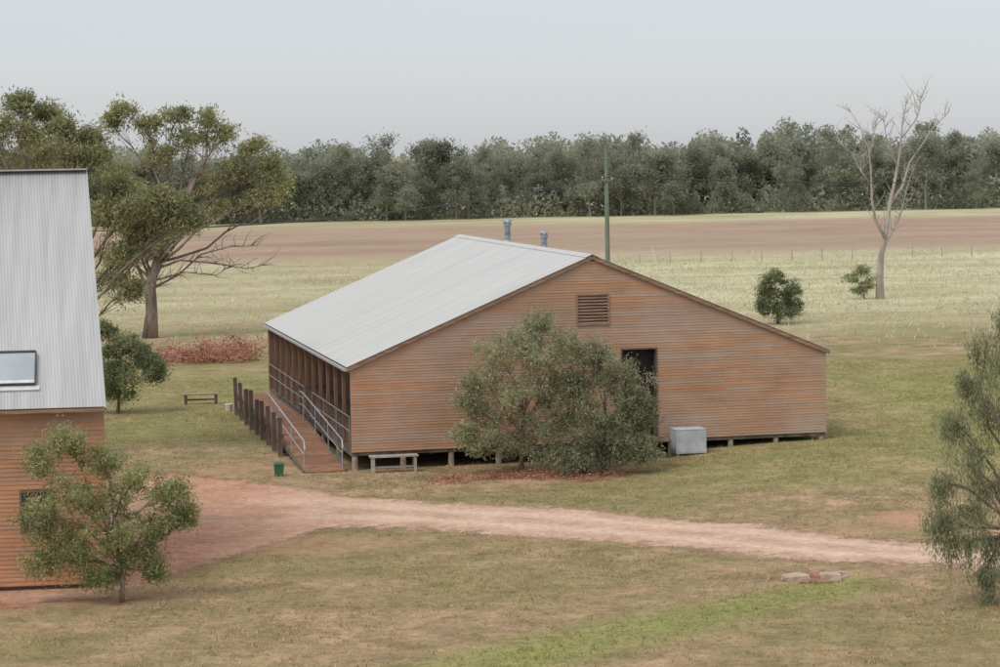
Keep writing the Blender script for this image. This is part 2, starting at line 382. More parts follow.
al=mth(nt,'ADD',attr('fade'),mth(nt,'MULTIPLY',mth(nt,'SUBTRACT',nz(1.3,8,0.85),0.5),3.4))
al=mth(nt,'MULTIPLY_ADD',mth(nt,'SUBTRACT',al,0.5),2.4,0.3,clamp=True)
al=mth(nt,'MULTIPLY',al,mth(nt,'MULTIPLY',attr('fade'),6.0,clamp=True))
tr=N(nt,'ShaderNodeBsdfTransparent'); mx=N(nt,'ShaderNodeMixShader'); nt.links.new(al,mx.inputs[0]); nt.links.new(tr.outputs[0],mx.inputs[1]); nt.links.new(p.outputs[0],mx.inputs[2]); nt.links.new(mx.outputs[0],out.inputs[0])
me.materials.append(m); o=add('dirt_track',me); o['kind']='structure'

# ---------------------------------------------------------------- shed
YAW=math.radians(12.3); CX,CY=G(352,471)
ca,sa=math.cos(YAW),math.sin(YAW)
shed=empty('timber_shed',(CX,CY,0),'long weathered timber shed with pale corrugated gable roof on stumps','shed',YAW)
def shedw(x,y): return (CX+x*ca-y*sa, CY+x*sa+y*ca)
L=16.2; B=21.8; FZ=0.72; EZ=3.40; RZ=6.76; PIT=(RZ-EZ)/(L/2)
def clad(mb,u0,u1,z0,z1,mapf,gable=False,holes=(),pitch=0.092,proud=0.02):
    z=z0
    while z<z1-0.01:
        zt=min(z+pitch*1.12,z1)
        a,b_=u0,u1
        if gable:
            k=max(0,(z+pitch-(EZ-0.05))/PIT); a=u0+k; b_=u1-k
            if b_-a<0.3: break
        iv=[(a,b_)]
        for (h0,h1,hz0,hz1) in holes:
            if z+pitch>hz0 and z<hz1:
                nv=[]
                for (p0,p1) in iv:
                    if h0>p0: nv.append((p0,min(p1,h0)))
                    if h1<p1: nv.append((max(p0,h1),p1))
                iv=[q for q in nv if q[1]-q[0]>0.02]
        for (p0,p1) in iv:
            x=p0
            while x<p1-0.01:
                w=random.uniform(1.2,4.8); xe=min(x+w,p1)
                if p1-xe<0.6: xe=p1
                j=random.uniform(-0.003,0.003)
                P=[(x+.002,-proud+j,z),(xe-.002,-proud+j,z),(xe-.002,0.0,z),(x+.002,0.0,z),
                   (x+.002,-0.008,zt),(xe-.002,-0.008,zt),(xe-.002,0.0,zt),(x+.002,0.0,zt)]
                mb.hexa([mapf(*q) for q in P]); x=xe
        z+=pitch
VENT=(7.62,8.62,4.52,5.45); DOOR=(9.1,10.25,FZ,3.62)
mb=MB(); clad(mb,0,L,0.60,RZ,lambda u,d,z:(u,d,z),True,(VENT,DOOR)); mb.obj('wall',M_BOARD,shed)['label']='gable wall of weathered horizontal boards'
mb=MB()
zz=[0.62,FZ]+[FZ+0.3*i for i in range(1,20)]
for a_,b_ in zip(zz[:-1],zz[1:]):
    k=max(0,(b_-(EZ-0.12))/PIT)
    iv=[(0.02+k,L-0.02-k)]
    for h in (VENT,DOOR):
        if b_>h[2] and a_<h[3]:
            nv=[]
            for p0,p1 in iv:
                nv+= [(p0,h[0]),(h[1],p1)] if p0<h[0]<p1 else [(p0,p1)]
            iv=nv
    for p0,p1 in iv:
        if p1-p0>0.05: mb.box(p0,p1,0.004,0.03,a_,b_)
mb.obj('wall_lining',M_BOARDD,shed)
mb=MB(); clad(mb,0.06,B,0.60,EZ-0.05,lambda u,d,z:(L-d,u,z)); mb.box(L-0.03,L-0.003,0.05,B,0.6,EZ-0.05); mb.obj('wall',M_BOARD,shed)['label']='long side wall of weathered boards'
mb=MB(); clad(mb,0,L,0.60,RZ,lambda u,d,z:(u,B-d,z),True); mb.obj('wall',M_BOARD,shed)['label']='rear gable wall of boards'
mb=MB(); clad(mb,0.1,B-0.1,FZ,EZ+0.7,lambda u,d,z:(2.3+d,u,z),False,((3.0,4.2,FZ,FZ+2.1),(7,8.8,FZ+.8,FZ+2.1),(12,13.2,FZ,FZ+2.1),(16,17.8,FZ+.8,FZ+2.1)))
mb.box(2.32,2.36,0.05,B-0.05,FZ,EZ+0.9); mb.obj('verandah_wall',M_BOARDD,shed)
mb=MB(); mb.box(0.03,L-0.04,0.04,B-0.03,0.56,0.70); mb.box(0.02,2.28,0.06,B-0.05,0.702,FZ); mb.box(0.02,L-0.05,0.035,0.10,0.48,0.558); mb.box(0.015,0.09,0.11,B-0.05,0.46,0.555); mb.obj('floor',M_DARKW,shed)
first=None
for j,yy in enumerate([0.14,3.5,7,10.5,14,17.5,21.5]):
    for i in range(11):
        xx=0.12+i*(L-0.28)/10
        if j>0 and 0<i<10 and i%2: continue
        if first is None:
            mb=MB(); mb.tube([(0,0,-0.1),(0,0,0.47)],[0.10,0.092],10); first=mb.obj('stump',M_STUMP,shed,smooth=False); first.location=(xx,yy,0)
        else:
            o=first.copy(); o.parent=shed; o.location=(xx,yy,0); col.objects.link(o)
mb=MB(); x0,x1,z0,z1=VENT
mb.box(x0-.06,x0,-0.05,0.03,z0-.06,z1+.06); mb.box(x1,x1+.06,-0.05,0.03,z0-.06,z1+.06); mb.box(x0,x1,-0.05,0.03,z1,z1+.06); mb.box(x0,x1,-0.05,0.03,z0-.06,z0)
n=9
for i in range(n):
    z=z0+(i+0.1)*(z1-z0)/n
    mb.hexa([(x0,-0.045,z),(x1,-0.045,z),(x1,-0.03,z-.004),(x0,-0.03,z-.004),(x0,0.01,z+.07),(x1,0.01,z+.07),(x1,0.02,z+.062),(x0,0.02,z+.062)])
vent=mb.obj('louvre_vent',M_TRIM,shed)
mb=MB(); mb.box(x0-.02,x1+.02,0.05,0.08,z0-.02,z1+.02); mb.obj('vent_backing',M_DOOR,vent)
x0,x1,z0,z1=DOOR
mb=MB()
for i in range(4):
    w=(x1-x0)/4; mb.box(x0+i*w+.003,x0+(i+1)*w-.003,0.30,0.33,z0+.01,z1)
mb.box(x0,x1,0.331,0.34,z0+.01,z1)
door=mb.obj('door',M_DOOR,shed)  # dark panel standing for the unlit opening
mb=MB(); mb.box(x0-.05,x0,-0.04,0.33,z0,z1+.05); mb.box(x1,x1+.05,-0.04,0.33,z0,z1+.05); mb.box(x0,x1,-0.04,0.33,z1,z1+.05); mb.obj('door_frame',M_DARKW,door)
mb=MB(); mb.tube([(x1-.15,0.26,1.75),(x1-.15,0.26,2.0)],[.012,.012],6); mb.box(x1-.16,x1-.14,0.26,0.30,1.77,1.79); mb.box(x1-.16,x1-.14,0.26,0.30,1.96,1.98); mb.obj('door_handle',M_DARKW,door)
mb=MB()
for i in range(8): mb.box(8.9,10.4,-1.25+i*.15,-1.25+i*.15+.14,FZ-.06,FZ-.02)
for xx in (8.95,10.3):
    for yy in (-1.2,-.2): mb.box(xx,xx+.09,yy,yy+.09,0,FZ-.062)
mb.obj('landing',M_DARKW,shed)
def corrugated(x0,z0,x1,z1,y0,y1,amp=0.008,per=0.076,spw=6):
    mb=MB(); n=int((y1-y0)/per*spw)
    dx,dz=x1-x0,z1-z0; l=math.hypot(dx,dz); nxn,nzn=-dz/l,dx/l
    if nzn<0: nxn,nzn=-nxn,-nzn
    for i in range(n+1):
        y=y0+(y1-y0)*i/n; a=amp*math.sin(2*math.pi*(y-y0)/per)
        for t in (0,1): mb.v.append((x0+dx*t+nxn*a,y,z0+dz*t+nzn*a))
    for i in range(n):
        a=2*i; mb.f.append((a,a+1,a+3,a+2))
    return mb
r1=corrugated(-0.12,EZ-0.12*PIT+.03,L/2,RZ+.03,-0.12,B+.12)
r2=corrugated(L+0.12,EZ-0.12*PIT+.03,L/2,RZ+.03,-0.12,B+.12)
n=len(r1.v); r1.v+=r2.v; r1.f+=[tuple(q+n for q in f) for f in r2.f]
roof=r1.obj('roof',M_ROOF,shed,smooth=True)
mb=MB()
for sgn in (-1,1):
    x0=L/2; x1=L/2+sgn*0.22
    mb.hexa([(x0,-.13,RZ+.045),(x1,-.13,RZ+.045-.22*PIT),(x1,B+.13,RZ+.045-.22*PIT),(x0,B+.13,RZ+.045),(x0,-.13,RZ+.06),(x1,-.13,RZ+.06-.22*PIT),(x1,B+.13,RZ+.06-.22*PIT),(x0,B+.13,RZ+.06)])
mb.obj('ridge_cap',M_ROOF,roof)
for yy in (-0.085,B+0.085):
    for sgn in (-1,1):
        mb=MB(); a=(L/2+sgn*(L/2+.12),yy,EZ-.12*PIT-.06); b=(L/2+sgn*.004,yy,RZ-.055)
        mb.beam(a,b,0.04,0.12); mb.obj('barge_board',M_TRIM,roof)
for x in (-0.2,L+.11): 
    mb=MB(); mb.box(x,x+.09,-.12,B+.12,EZ-.12*PIT-.10,EZ-.12*PIT-.02); mb.obj('gutter',M_GALV,roof)
mb=MB()
for i in range(15):
    y=.2+i*(B-.4)/14; mb.beam((0.0,y,EZ-.07),(L/2,y,RZ-.10),.05,.12); mb.beam((L,y,EZ-.07),(L/2,y,RZ-.10),.05,.12)
mb.obj('rafters',M_DARKW,roof)
def flue(x,y,h,r):
    zb=RZ-(x-L/2)*PIT
    mb=MB(); mb.tube([(x,y,zb-.05),(x,y,zb+h)],[r,r],14)
    mb.tube([(x,y,zb+.0),(x,y,zb+.12),(x,y,zb+.2)],[r*2.2,r*1.5,r*1.02],14,cap=False)
    mb.tube([(x,y,zb+h*.55),(x,y,zb+h*.57)],[r*1.3,r*1.3],14)
    mb.tube([(x,y,zb+h+.06),(x,y,zb+h+.1),(x,y,zb+h+.17)],[r*1.75,r*1.6,r*.3],14)
    mb.tube([(x,y,zb+h-.12),(x,y,zb+h-.02)],[r*1.35,r*1.35],14)
    for k in range(4):
        an=k*math.pi/2+.4; mb.beam((x+r*math.cos(an),y+r*math.sin(an),zb+h-.02),(x+r*1.4*math.cos(an),y+r*1.4*math.sin(an),zb+h+.08),.02,.02)
    mb.obj('flue',M_FLUE,roof)
flue(8.4,14.0,0.86,0.12); flue(8.75,9.4,0.68,0.11)
pf=None
for i in range(13):
    y=.1+i*(B-.3)/12
    if i==0: y=.12
    if pf is None:
        mb=MB(); mb.box(0.02,0.13,-.055,.055,FZ,EZ-.06); pf=mb.obj('verandah_post',M_POST,shed); pf.location=(0,y,0)
    else:
        o=pf.copy(); o.parent=shed; o.location=(0,y,0); col.objects.link(o)
mb=MB(); mb.box(0.02,0.12,.2,B-.05,EZ-.24,EZ-.062); mb.obj('verandah_beam',M_POST,shed)
mb=MB()
for (a,b) in ((0.2,8.8),(11.0,B-.2)):
    for h in (1.02,.56): mb.tube([(-.02,a,FZ+h),(-.02,b,FZ+h)],[.017,.017],6)
    k=int((b-a)/3.6)+1
    for i in range(k+1): 
        y=a+(b-a)*i/k; mb.tube([(-.02,y,FZ),(-.02,y,FZ+1.02)],[.016,.016],6)
mb.obj('verandah_railing',M_RAIL,shed)
mb=MB(); RX0,RX1=-1.55,-.22; RY0,RY1,WY=-0.1,9.2,19.6
def rz(y): return 0.05+(FZ-.05)*min(max((y-RY0)/(RY1-RY0),0),1)
y=RY0
while y<WY:
    za,zb=rz(y),rz(y+.14)
    mb.hexa([(RX0,y,za-.04),(RX1,y,za-.04),(RX1,y+.14,zb-.04),(RX0,y+.14,zb-.04),(RX0,y,za),(RX1,y,za),(RX1,y+.14,zb),(RX0,y+.14,zb)]); y+=.147
ramp_o=mb.obj('ramp',M_RAMP,shed)
mb=MB()
for x in (RX0-.05,RX1-.02):
    mb.hexa([(x,RY0,0.0),(x+.05,RY0,0.0),(x+.05,RY1,FZ-.2),(x,RY1,FZ-.2),(x,RY0,.09),(x+.05,RY0,.09),(x+.05,RY1,FZ+.04),(x,RY1,FZ+.04)])
    mb.box(x,x+.05,RY1+.002,WY,FZ-.2,FZ+.04)
for y in np.arange(2,19.5,1.75):
    for x in (RX0+.03,RX1-.14): mb.box(x,x+.1,y,y+.1,0,rz(y)-.045)
mb.obj('stringer',M_DARKW,ramp_o)
for x in (RX0+.03,RX1-.06):
    mb=MB()
    for h in (.95,.5): mb.tube([(x,RY0+.25,rz(RY0+.3)+h),(x,RY1,FZ+h),(x,RY1+1.0,FZ+h)],[.022 if h>.9 else .014]*3,7)
    for y in np.arange(RY0+.3,RY1+1.1,3.05): mb.tube([(x,y,rz(y)),(x,y,rz(y)+.95)],[.019,.019],6)
    mb.tube([(x,RY0+.25,rz(RY0)+.5),(x,RY0+.1,rz(RY0)+.72),(x,RY0+.25,rz(RY0)+.97)],[.02]*3,6)
    mb.obj('handrail',M_GALV,ramp_o)
pf=None
for y in np.arange(4.6,19.9,1.7):
    hh=random.uniform(.9,1.1); tx,ty=random.uniform(-.03,.03),random.uniform(-.03,.03)
    if pf is None:
        mb=MB(); mb.box(-.075,.075,-.075,.075,-.1,1.42); mb.hexa([(-.075,-.075,1.42),(.075,-.075,1.42),(.075,.075,1.42),(-.075,.075,1.42),(-.055,-.055,1.45),(.055,-.055,1.45),(.055,.055,1.45),(-.055,.055,1.45)])
        pf=mb.obj('ramp_post',M_DARKW,ramp_o); o=pf
    else:
        o=pf.copy(); o.parent=ramp_o; col.objects.link(o)
    o.location=(-1.74,y,0); o.scale=(1,1,hh); o.rotation_euler=(tx,ty,random.uniform(-.1,.1))
mb=MB(); mb.box(-1.66,-1.62,4.6,19.6,.12,.28); mb.box(-1.66,-1.62,4.6,19.6,.62,.74); mb.obj('kick_boards',M_DARKW,ramp_o)

# ---------------------------------------------------------------- things around the shed
bx,by=G(394,472)
e=empty('bench',(bx,by,0),'low grey timber bench standing against the shed','bench',YAW)
mb=MB()
for i in range(3): mb.box(-.78,.78,-.2+i*.135,-.2+i*.135+.125,.50,.55)
mb.obj('seat',M_BENCH,e)
mb=MB(); mb.box(-.72,-.64,-.17,.17,0,.498); lg=mb.obj('leg',M_BENCH,e); o=lg.copy(); o.parent=e; o.location=(1.36,0,0); col.objects.link(o)
mb=MB(); mb.box(-.635,.635,-.03,.03,.14,.2); mb.obj('stretcher',M_BENCH,e)

bx,by=shedw(11.12,-.75)
M_CAB=m_surface('cabinet_metal',(0.42,0.45,0.47,1),(0.58,0.61,0.62,1),2.5,rough=0.6,metal=0.0)
e=empty('metal_cabinet',(bx,by,float(hgt(bx,by))),'plain pale grey metal box standing against the shed wall','metal box',YAW)
mb=MB(); mb.box(-.52,.52,-.35,.35,.06,.84); mb.obj('body',M_CAB,e,bevel=.012)
mb=MB(); mb.box(-.53,.53,-.36,.36,.843,.865); mb.obj('lid',M_CAB,e,bevel=.006)
mb=MB(); mb.box(-.47,.47,-.358,-.352,.11,.79); mb.obj('front_panel',M_CAB,e)
for sx in (-.5,.4):
    mb=MB(); mb.box(sx,sx+.1,-.3,.3,-.05,.058); mb.obj('base_rail',M_STUMP,e)

bx,by=G(279,476)
e=empty('green_bin',(bx,by,0),'small green plastic box on the ground beside the ramp','box',.2)
e.scale=(.9,.9,.9)
mb=MB(); mb.hexa([(-.14,-.14,0),(.14,-.14,0),(.14,.14,0),(-.14,.14,0),(-.17,-.17,.42),(.17,-.17,.42),(.17,.17,.42),(-.17,.17,.42)]); mb.obj('body',M_GREEN,e,bevel=.015)
mb=MB(); mb.hexa([(-.19,-.19,.423),(.19,-.19,.423),(.19,.19,.423),(-.19,.19,.423),(-.15,-.15,.5),(.15,-.15,.5),(.15,.15,.5),(-.15,.15,.5)]); mb.obj('lid',M_GREEN,e,bevel=.012)

bx,by=G(201,404)
e=empty('timber_rail_bench',(bx,by,0),'low weathered timber rail bench standing in the grass','bench',.1)
mb=MB(); mb.box(-.75,.75,-.14,.14,.38,.45); mb.obj('seat',M_STUMP,e,bevel=.01)
mb=MB(); mb.box(-.68,-.56,-.1,.1,-.02,.378); lg=mb.obj('leg',M_DARKW,e); o=lg.copy(); o.parent=e; o.location=(1.24,0,0); col.objects.link(o)
mb=MB(); mb.box(-.555,.555,-.02,.02,.15,.22); mb.obj('stretcher',M_DARKW,e)
bx,by=G(229,411)
e=empty('bucket',(bx,by,0),'small white plastic bucket on the grass beside posts','bucket')
mb=MB(); mb.tube([(0,0,0),(0,0,.28)],[.12,.15],14); mb.tube([(0,0,.25),(0,0,.285)],[.165,.165],14); mb.obj('body',M_WHITE,e)
mb=MB(); mb.tube([(-.16,0,.25),(-.12,-.1,.17),(0,-.16,.13),(.12,-.1,.17),(.16,0,.25)],[.008]*5,5); mb.obj('handle',M_GALV,e)

for (px,py,w,h,d,mt) in ((795,580,.58,.13,.5,M_STONE),(830,580,.5,.17,.45,M_STONE),(813,577,.42,.10,.35,M_STONEB),(822,583,.34,.08,.25,M_STONEB),(841,576,.3,.11,.3,M_STONE),(806,583,.22,.06,.2,M_STONEB)):
    x,y=G(px,py); mb=MB(); j=lambda:random.uniform(-.04,.04)
    P=[(sx*w/2+j(),sy*d/2+j(),z+j()*.5) for z in (-.03,h) for sx,sy in((-1,-1),(1,-1),(1,1),(-1,1))]
    mb.hexa(P); o=mb.obj('stone_slab',mt,bevel=.02); o.location=(x,y,0); o.rotation_euler=(random.uniform(-.06,.06),random.uniform(-.06,.06),random.uniform(-.3,.3))
    tag(o,'pale flat stone slab lying in the grass' if mt is M_STONE else 'small brown rough stone lying between pale slabs','stone','stones lying in the grass')

# ---------------------------------------------------------------- near building
YB=math.radians(7); EX,EY=-9.36,57.6
nb_=empty('timber_house',(EX,EY,0),'orange timber clad building with steep corrugated roof and skylight','building',YB)
LEN=15; EVZ=4.38; RDY=5.5; RDZ=9.95; SK=.095
mb=MB(); per=.076; spw=6; n=int(LEN/per*spw)
sl=math.atan2(RDZ-EVZ,RDY)
for i in range(n+1):
    u=i/n; a=.006*math.sin(2*math.pi*i/spw)
    for (y,z,xo) in ((0,EVZ,0),(RDY,RDZ,-SK*RDY)):
        mb.v.append((xo-LEN*u,y-math.sin(sl)*a,z+math.cos(sl)*a))
    mb.v.append((-SK*2*RDY-LEN*u,2*RDY,EVZ))
for i in range(n):
    a=3*i; mb.f.append((a,a+3,a+4,a+1)); mb.f.append((a+1,a+4,a+5,a+2))
rf=mb.obj('roof',M_ROOF2,nb_,smooth=True)
mb=MB(); mb.beam((-SK*RDY+.01,RDY,RDZ+.02),(-LEN,RDY,RDZ+.02),.3,.035); mb.obj('ridge_cap',M_ROOF2,rf)
mb=MB(); mb.beam((-.01,0,EVZ-.06),(-SK*RDY-.01,RDY,RDZ-.07),.03,.12); mb.obj('barge_board',M_ROOF2,rf)
mb=MB(); mb.beam((-2*SK*RDY-.01,2*RDY,EVZ-.06),(-SK*RDY-.01,RDY,RDZ-.07),.03,.12); mb.obj('barge_board',M_ROOF2,rf)
mb=MB(); mb.box(-LEN,-.03,-.06,.05,EVZ-.11,EVZ-.04); mb.obj('gutter',M_TRIM,rf)
WIN=(-2.05,-1.35,1.45,2.35)
mb=MB(); clad(mb,-LEN+.3,-.06,.12,EVZ-.02,lambda u,d,z:(u,.3+d,z),False,(WIN,),pitch=.105)
mb.box(-LEN+.3,WIN[0],.305,.34,.1,EVZ); mb.box(WIN[1],-.08,.305,.34,.1,EVZ); mb.box(WIN[0],WIN[1],.305,.34,.1,WIN[2]); mb.box(WIN[0],WIN[1],.305,.34,WIN[3],EVZ)
mb.obj('wall',M_BOARD2,nb_)['label']='front wall of orange brown boards'
mb=MB(); clad(mb,0.36,2*RDY-.3,.12,EVZ-.02,lambda u,d,z:(-.1-d-SK*u,u,z),pitch=.105); mb.obj('wall',M_BOARD2,nb_)['label']='end wall of orange brown boards'
mb=MB(); mb.v+=[(-.12-SK*.3,.3,EVZ-.1),(-.12-SK*(2*RDY-.3),2*RDY-.3,EVZ-.1),(-.12-SK*RDY,RDY,RDZ-.25)]; mb.f.append((0,1,2)); mb.obj('gable_panel',M_BOARD2,nb_)
mb=MB(); mb.box(WIN[0],WIN[1],.36,.37,WIN[2],WIN[3]); w=mb.obj('window',M_GLASSm,nb_)
mb=MB(); a,b_,c_,d_=WIN
mb.box(a-.05,a,.24,.36,c_-.05,d_+.05); mb.box(b_,b_+.05,.24,.36,c_-.05,d_+.05); mb.box(a,b_,.24,.36,d_,d_+.05); mb.box(a,b_,.24,.36,c_-.05,c_); mb.box((a+b_)/2-.02,(a+b_)/2+.02,.33,.359,c_,d_); mb.obj('frame',M_DARKW,w)
def rp(x,s,h): return (x,s*math.cos(sl)-h*math.sin(sl),EVZ+s*math.sin(sl)+h*math.cos(sl))
def rbox(mb,x0,x1,s0,s1,h0,h1): mb.hexa([rp(x0,s0,h0),rp(x1,s0,h0),rp(x1,s1,h0),rp(x0,s1,h0),rp(x0,s0,h1),rp(x1,s0,h1),rp(x1,s1,h1),rp(x0,s1,h1)])
X0,X1,S0,S1=-3.4,-1.68,.70,1.66
mb=MB(); rbox(mb,X0,X1,S0,S1,.05,.09); sk=mb.obj('skylight',M_GLASSs,rf)
mb=MB(); rbox(mb,X0-.03,X0,S0-.03,S1+.03,.0,.12); rbox(mb,X1,X1+.03,S0-.03,S1+.03,.0,.12); rbox(mb,X0,X1,S1,S1+.05,.0,.12); rbox(mb,X0,X1,S0-.03,S0,.0,.12); mb.obj('frame',M_WIRE,sk)
mb=MB(); rbox(mb,X0+.002,X1-.002,S0+.002,S0+.10,.092,.105); mb.obj('sash',M_WHITE,sk)
mb=MB(); rbox(mb,X0-.12,X1+.12,S0-.16,S0-.032,.0,.05); mb.obj('flashing',M_WHITE,sk)

# ---------------------------------------------------------------- trees
def dist(px,py): x,y=G(px,py); return (x,y),math.hypot(x,y)/FP
b0,S=dist(522,473)
make_tree('wattle_tree','feathery grey green wattle tree growing before the shed wall','tree',b0,
 PX(522,473,S,[(540,320,16,12,.3),(520,336,22,14,0),(496,350,24,16,-.2),(482,376,22,18,.3),(545,350,24,16,-.4),(564,345,18,14,.4),(520,383,32,18,-.6),(470,400,16,16,.1),(556,388,20,20,.3),(500,410,28,18,.5),(462,430,16,10,-.2),(545,420,24,18,-.3),(488,438,22,12,-.4),(522,440,24,14,.4),(552,450,22,12,-.2),(574,375,18,16,.1),(572,412,18,20,-.2)]),
 PT(522,473,S,[(522,473),(521,445),(524,415),(527,380)]),.07,24,30000,.13,.033,.13,M_BARKD,M_LF_SHED,droop=.4,hang=.06,sprig=.4,zs=.9)
b0,S=dist(604,474)
make_tree('wattle_tree','dense low wattle tree with foliage reaching the ground','tree',b0,
 PX(604,474,S,[(588,352,20,14,.1),(612,368,24,16,-.2),(580,388,22,18,.2),(630,388,20,18,.2),(605,410,30,20,-.3),(640,413,14,16,.1),(588,434,24,18,-.2),(625,436,26,18,-.3),(602,456,28,12,-.2),(640,448,14,14,-.5),(574,456,22,12,-.3)]),
 PT(604,474,S,[(604,474),(603,450),(606,420),(604,390)]),.07,24,26000,.13,.033,.13,M_BARKD,M_LF_SHED,droop=.4,hang=.06,sprig=.4,zs=.9)
b0,S=dist(122,602)
make_tree('bushy_tree','young olive green bushy tree beside the orange timber building','tree',b0,
 PX(122,602,S,[(72,438,20,12,.1),(45,458,20,16,-.2),(98,460,22,14,.3),(140,480,24,14,-.2),(170,494,18,16,.1),(70,488,32,18,-.3),(105,503,32,18,.4),(38,512,20,20,-.1),(62,535,28,18,.2),(112,528,34,16,-.3),(156,524,24,16,.2),(84,556,32,14,.1),(40,560,20,16,0),(138,556,26,14,.3),(186,512,10,12,0),(100,574,24,8,-.3),(150,572,14,8,.2)]),
 PT(122,602,S,[(122,602),(124,580),(121,560),(112,530),(108,500)]),.055,28,34000,.10,.028,.11,M_BARKD,M_LF_NEAR,droop=.2,sprig=.5,zs=.95)
b0,S=dist(1012,604)
make_tree('weeping_tree','drooping grey green tree with hanging foliage at the grass edge','tree',b0,
 PX(1012,604,S,[(1003,314,12,10,0),(984,345,16,12,.2),(1010,372,30,18,-.2),(964,378,14,10,-.3),(990,408,22,14,.3),(950,418,14,12,.2),(1020,440,30,26,0),(964,452,20,12,-.2),(941,480,12,10,.1),(990,482,24,16,.2),(964,508,22,11,-.3),(937,518,12,10,.1),(1020,520,30,18,0),(996,540,20,10,.1),(958,540,14,8,.1),(985,572,14,6,0),(1050,400,30,40,.2),(1055,480,30,40,.2)]),
 PT(1012,604,S,[(1012,604),(1014,560),(1008,500),(1012,440),(1010,390)]),.08,20,25000,.13,.02,.085,M_BARKD,M_LF_RIGHT,droop=2.2,hang=.26,zs=.9,sprig=.45)
b0,S=dist(150,338)
e=make_tree('eucalyptus_tree','spreading eucalyptus with forked trunk and clumped olive foliage','tree',b0,
 PX(150,338,S,[(126,112,11,5),(113,121,8,5),(150,126,12,6),(180,117,16,7),(207,122,12,7),(192,142,20,8),(228,136,16,8),(160,155,18,8),(252,148,16,8),(272,168,14,11),(284,190,8,12),(240,174,20,11),(262,198,16,10),(212,184,16,8),(118,172,20,9),(140,192,24,11),(104,212,16,12),(172,208,16,8),(132,228,22,11),(164,236,14,8),(114,255,18,12),(106,282,12,12),(188,226,12,7),(150,250,12,7),(220,208,12,6)]),
 PT(150,338,S,[(150,338),(152,312),(151,285),(158,262),(172,235),(185,205),(200,175)]),.38,20,27000,.24,.075,.24,M_BARKD,M_LF_EUC,droop=.5,zs=.75,limb=.24,sprig=.4)
mb=MB()
for L_,r_ in (([(152,300),(140,270),(128,240),(120,205)],.13),([(156,268),(180,262),(210,266),(245,270),(268,268)],.07),([(153,290),(178,275),(200,258),(228,248),(255,250)],.07),([(160,258),(170,225),(165,190),(150,165)],.11),([(158,280),(185,272),(215,276),(240,262)],.05)):
    P=PT(150,338,S,L_); P=[(p[0],p[1]+.3*i,p[2]+random.uniform(-.15,.15)) for i,p in enumerate(P)]; k=len(P)
    mb.tube(P,[r_*(1-.8*i/(k-1)) for i in range(k)],6)
    for q in range(26):
        i=random.randint(1,k-1); a=Vector(P[i-1]).lerp(Vector(P[i]),random.random()); b=a+Vector((random.uniform(-.3,1.2),random.uniform(-.8,.8),random.uniform(-.5,1.0))); mb.tube(curve(a,b,.2,4),[.022,.018,.014,.01,.006],4)
mb.obj('bare_limbs',M_BARKD,e,smooth=True)
b0=(-15.0,84.0); S=85.3/FP
make_tree('eucalyptus_tree','tall dark eucalyptus rising behind the corrugated roof','tree',b0,
 [((x-45)*S,dy,10.26+(150-y)*S+.1,rx*S,rx*S,ry*S) for x,y,rx,ry,dy in [(8,96,14,6,0),(28,106,14,7,1),(-8,118,22,10,-1),(20,126,22,9,.5),(50,122,10,6,0),(70,132,13,8,1),(40,142,24,9,-1),(80,148,10,8,0),(60,156,20,8,.5),(10,148,28,12,1),(-40,130,30,20,0),(104,182,13,10,.5),(96,208,13,12,0),(124,200,14,10,-.5),(142,190,12,8,0),(162,198,12,8,0),(176,214,9,7,0),(120,228,16,11,.5),(104,250,12,13,0),(112,280,9,10,0),(150,218,12,8,.3)]],
 [(0,0,0),(.1,0,2.5),(0,.1,5),(.1,0,7.5),(-.2,0,9.5)],.22,20,34000,.17,.048,.19,M_BARKD,M_LF_EUC,droop=.5,limb=.24,sprig=.4,zs=.8)
b0,S=dist(118,413)
make_tree('shrub','dark green rounded shrub growing beside the timber building','shrub',b0,
 PX(118,413,S,[(125,345,18,10,0),(108,362,20,14,0),(145,358,18,12,.3),(130,375,26,14,-.4),(156,372,12,10,0),(112,392,22,14,.2),(105,330,12,10,0)]),
 PT(118,413,S,[(118,413),(119,395),(120,375)]),.07,20,16000,.14,.045,.15,M_BARKD,M_LF_DARK,droop=.2,sprig=.3,zs=.8)
b0,S=dist(778,324)
make_tree('small_tree','small dark green round tree standing in open grass','tree',b0,
 PX(778,324,S,[(774,277,12,7,0),(765,289,10,9,.2),(790,288,11,8,-.2),(778,297,20,10,.2),(763,305,9,8,-.4),(793,305,9,9,.2),(778,312,15,8,-.3)]),
 PT(778,324,S,[(778,324),(778,312),(777,300)]),.09,26,13000,.13,.05,.15,M_BARKD,M_LF_DARK,droop=.1,sprig=.3,zs=.8)
M_LF_LIGHT=m_leaf('leaves_light',(0.26,0.29,0.15,1),(0.36,0.38,0.21,1),.5)
b0,S=dist(864,299)
make_tree('shrub','light green sparse shrub at the foot of the dead tree','shrub',b0,
 PX(864,299,S,[(862,270,8,4,0),(853,278,9,5,.2),(870,282,11,6,0),(858,290,9,4,0)]),
 PT(864,299,S,[(864,299),(864,290),(862,282)]),.05,16,3200,.15,.05,.16,M_BARKD,M_LF_LIGHT,droop=.1,sprig=.4)
b0,S=dist(880,299)
e=empty('dead_tree',(b0[0],b0[1],0),'tall bare dead tree with pale forked branches in grass','tree')
mb=MB(); mt_=MB()
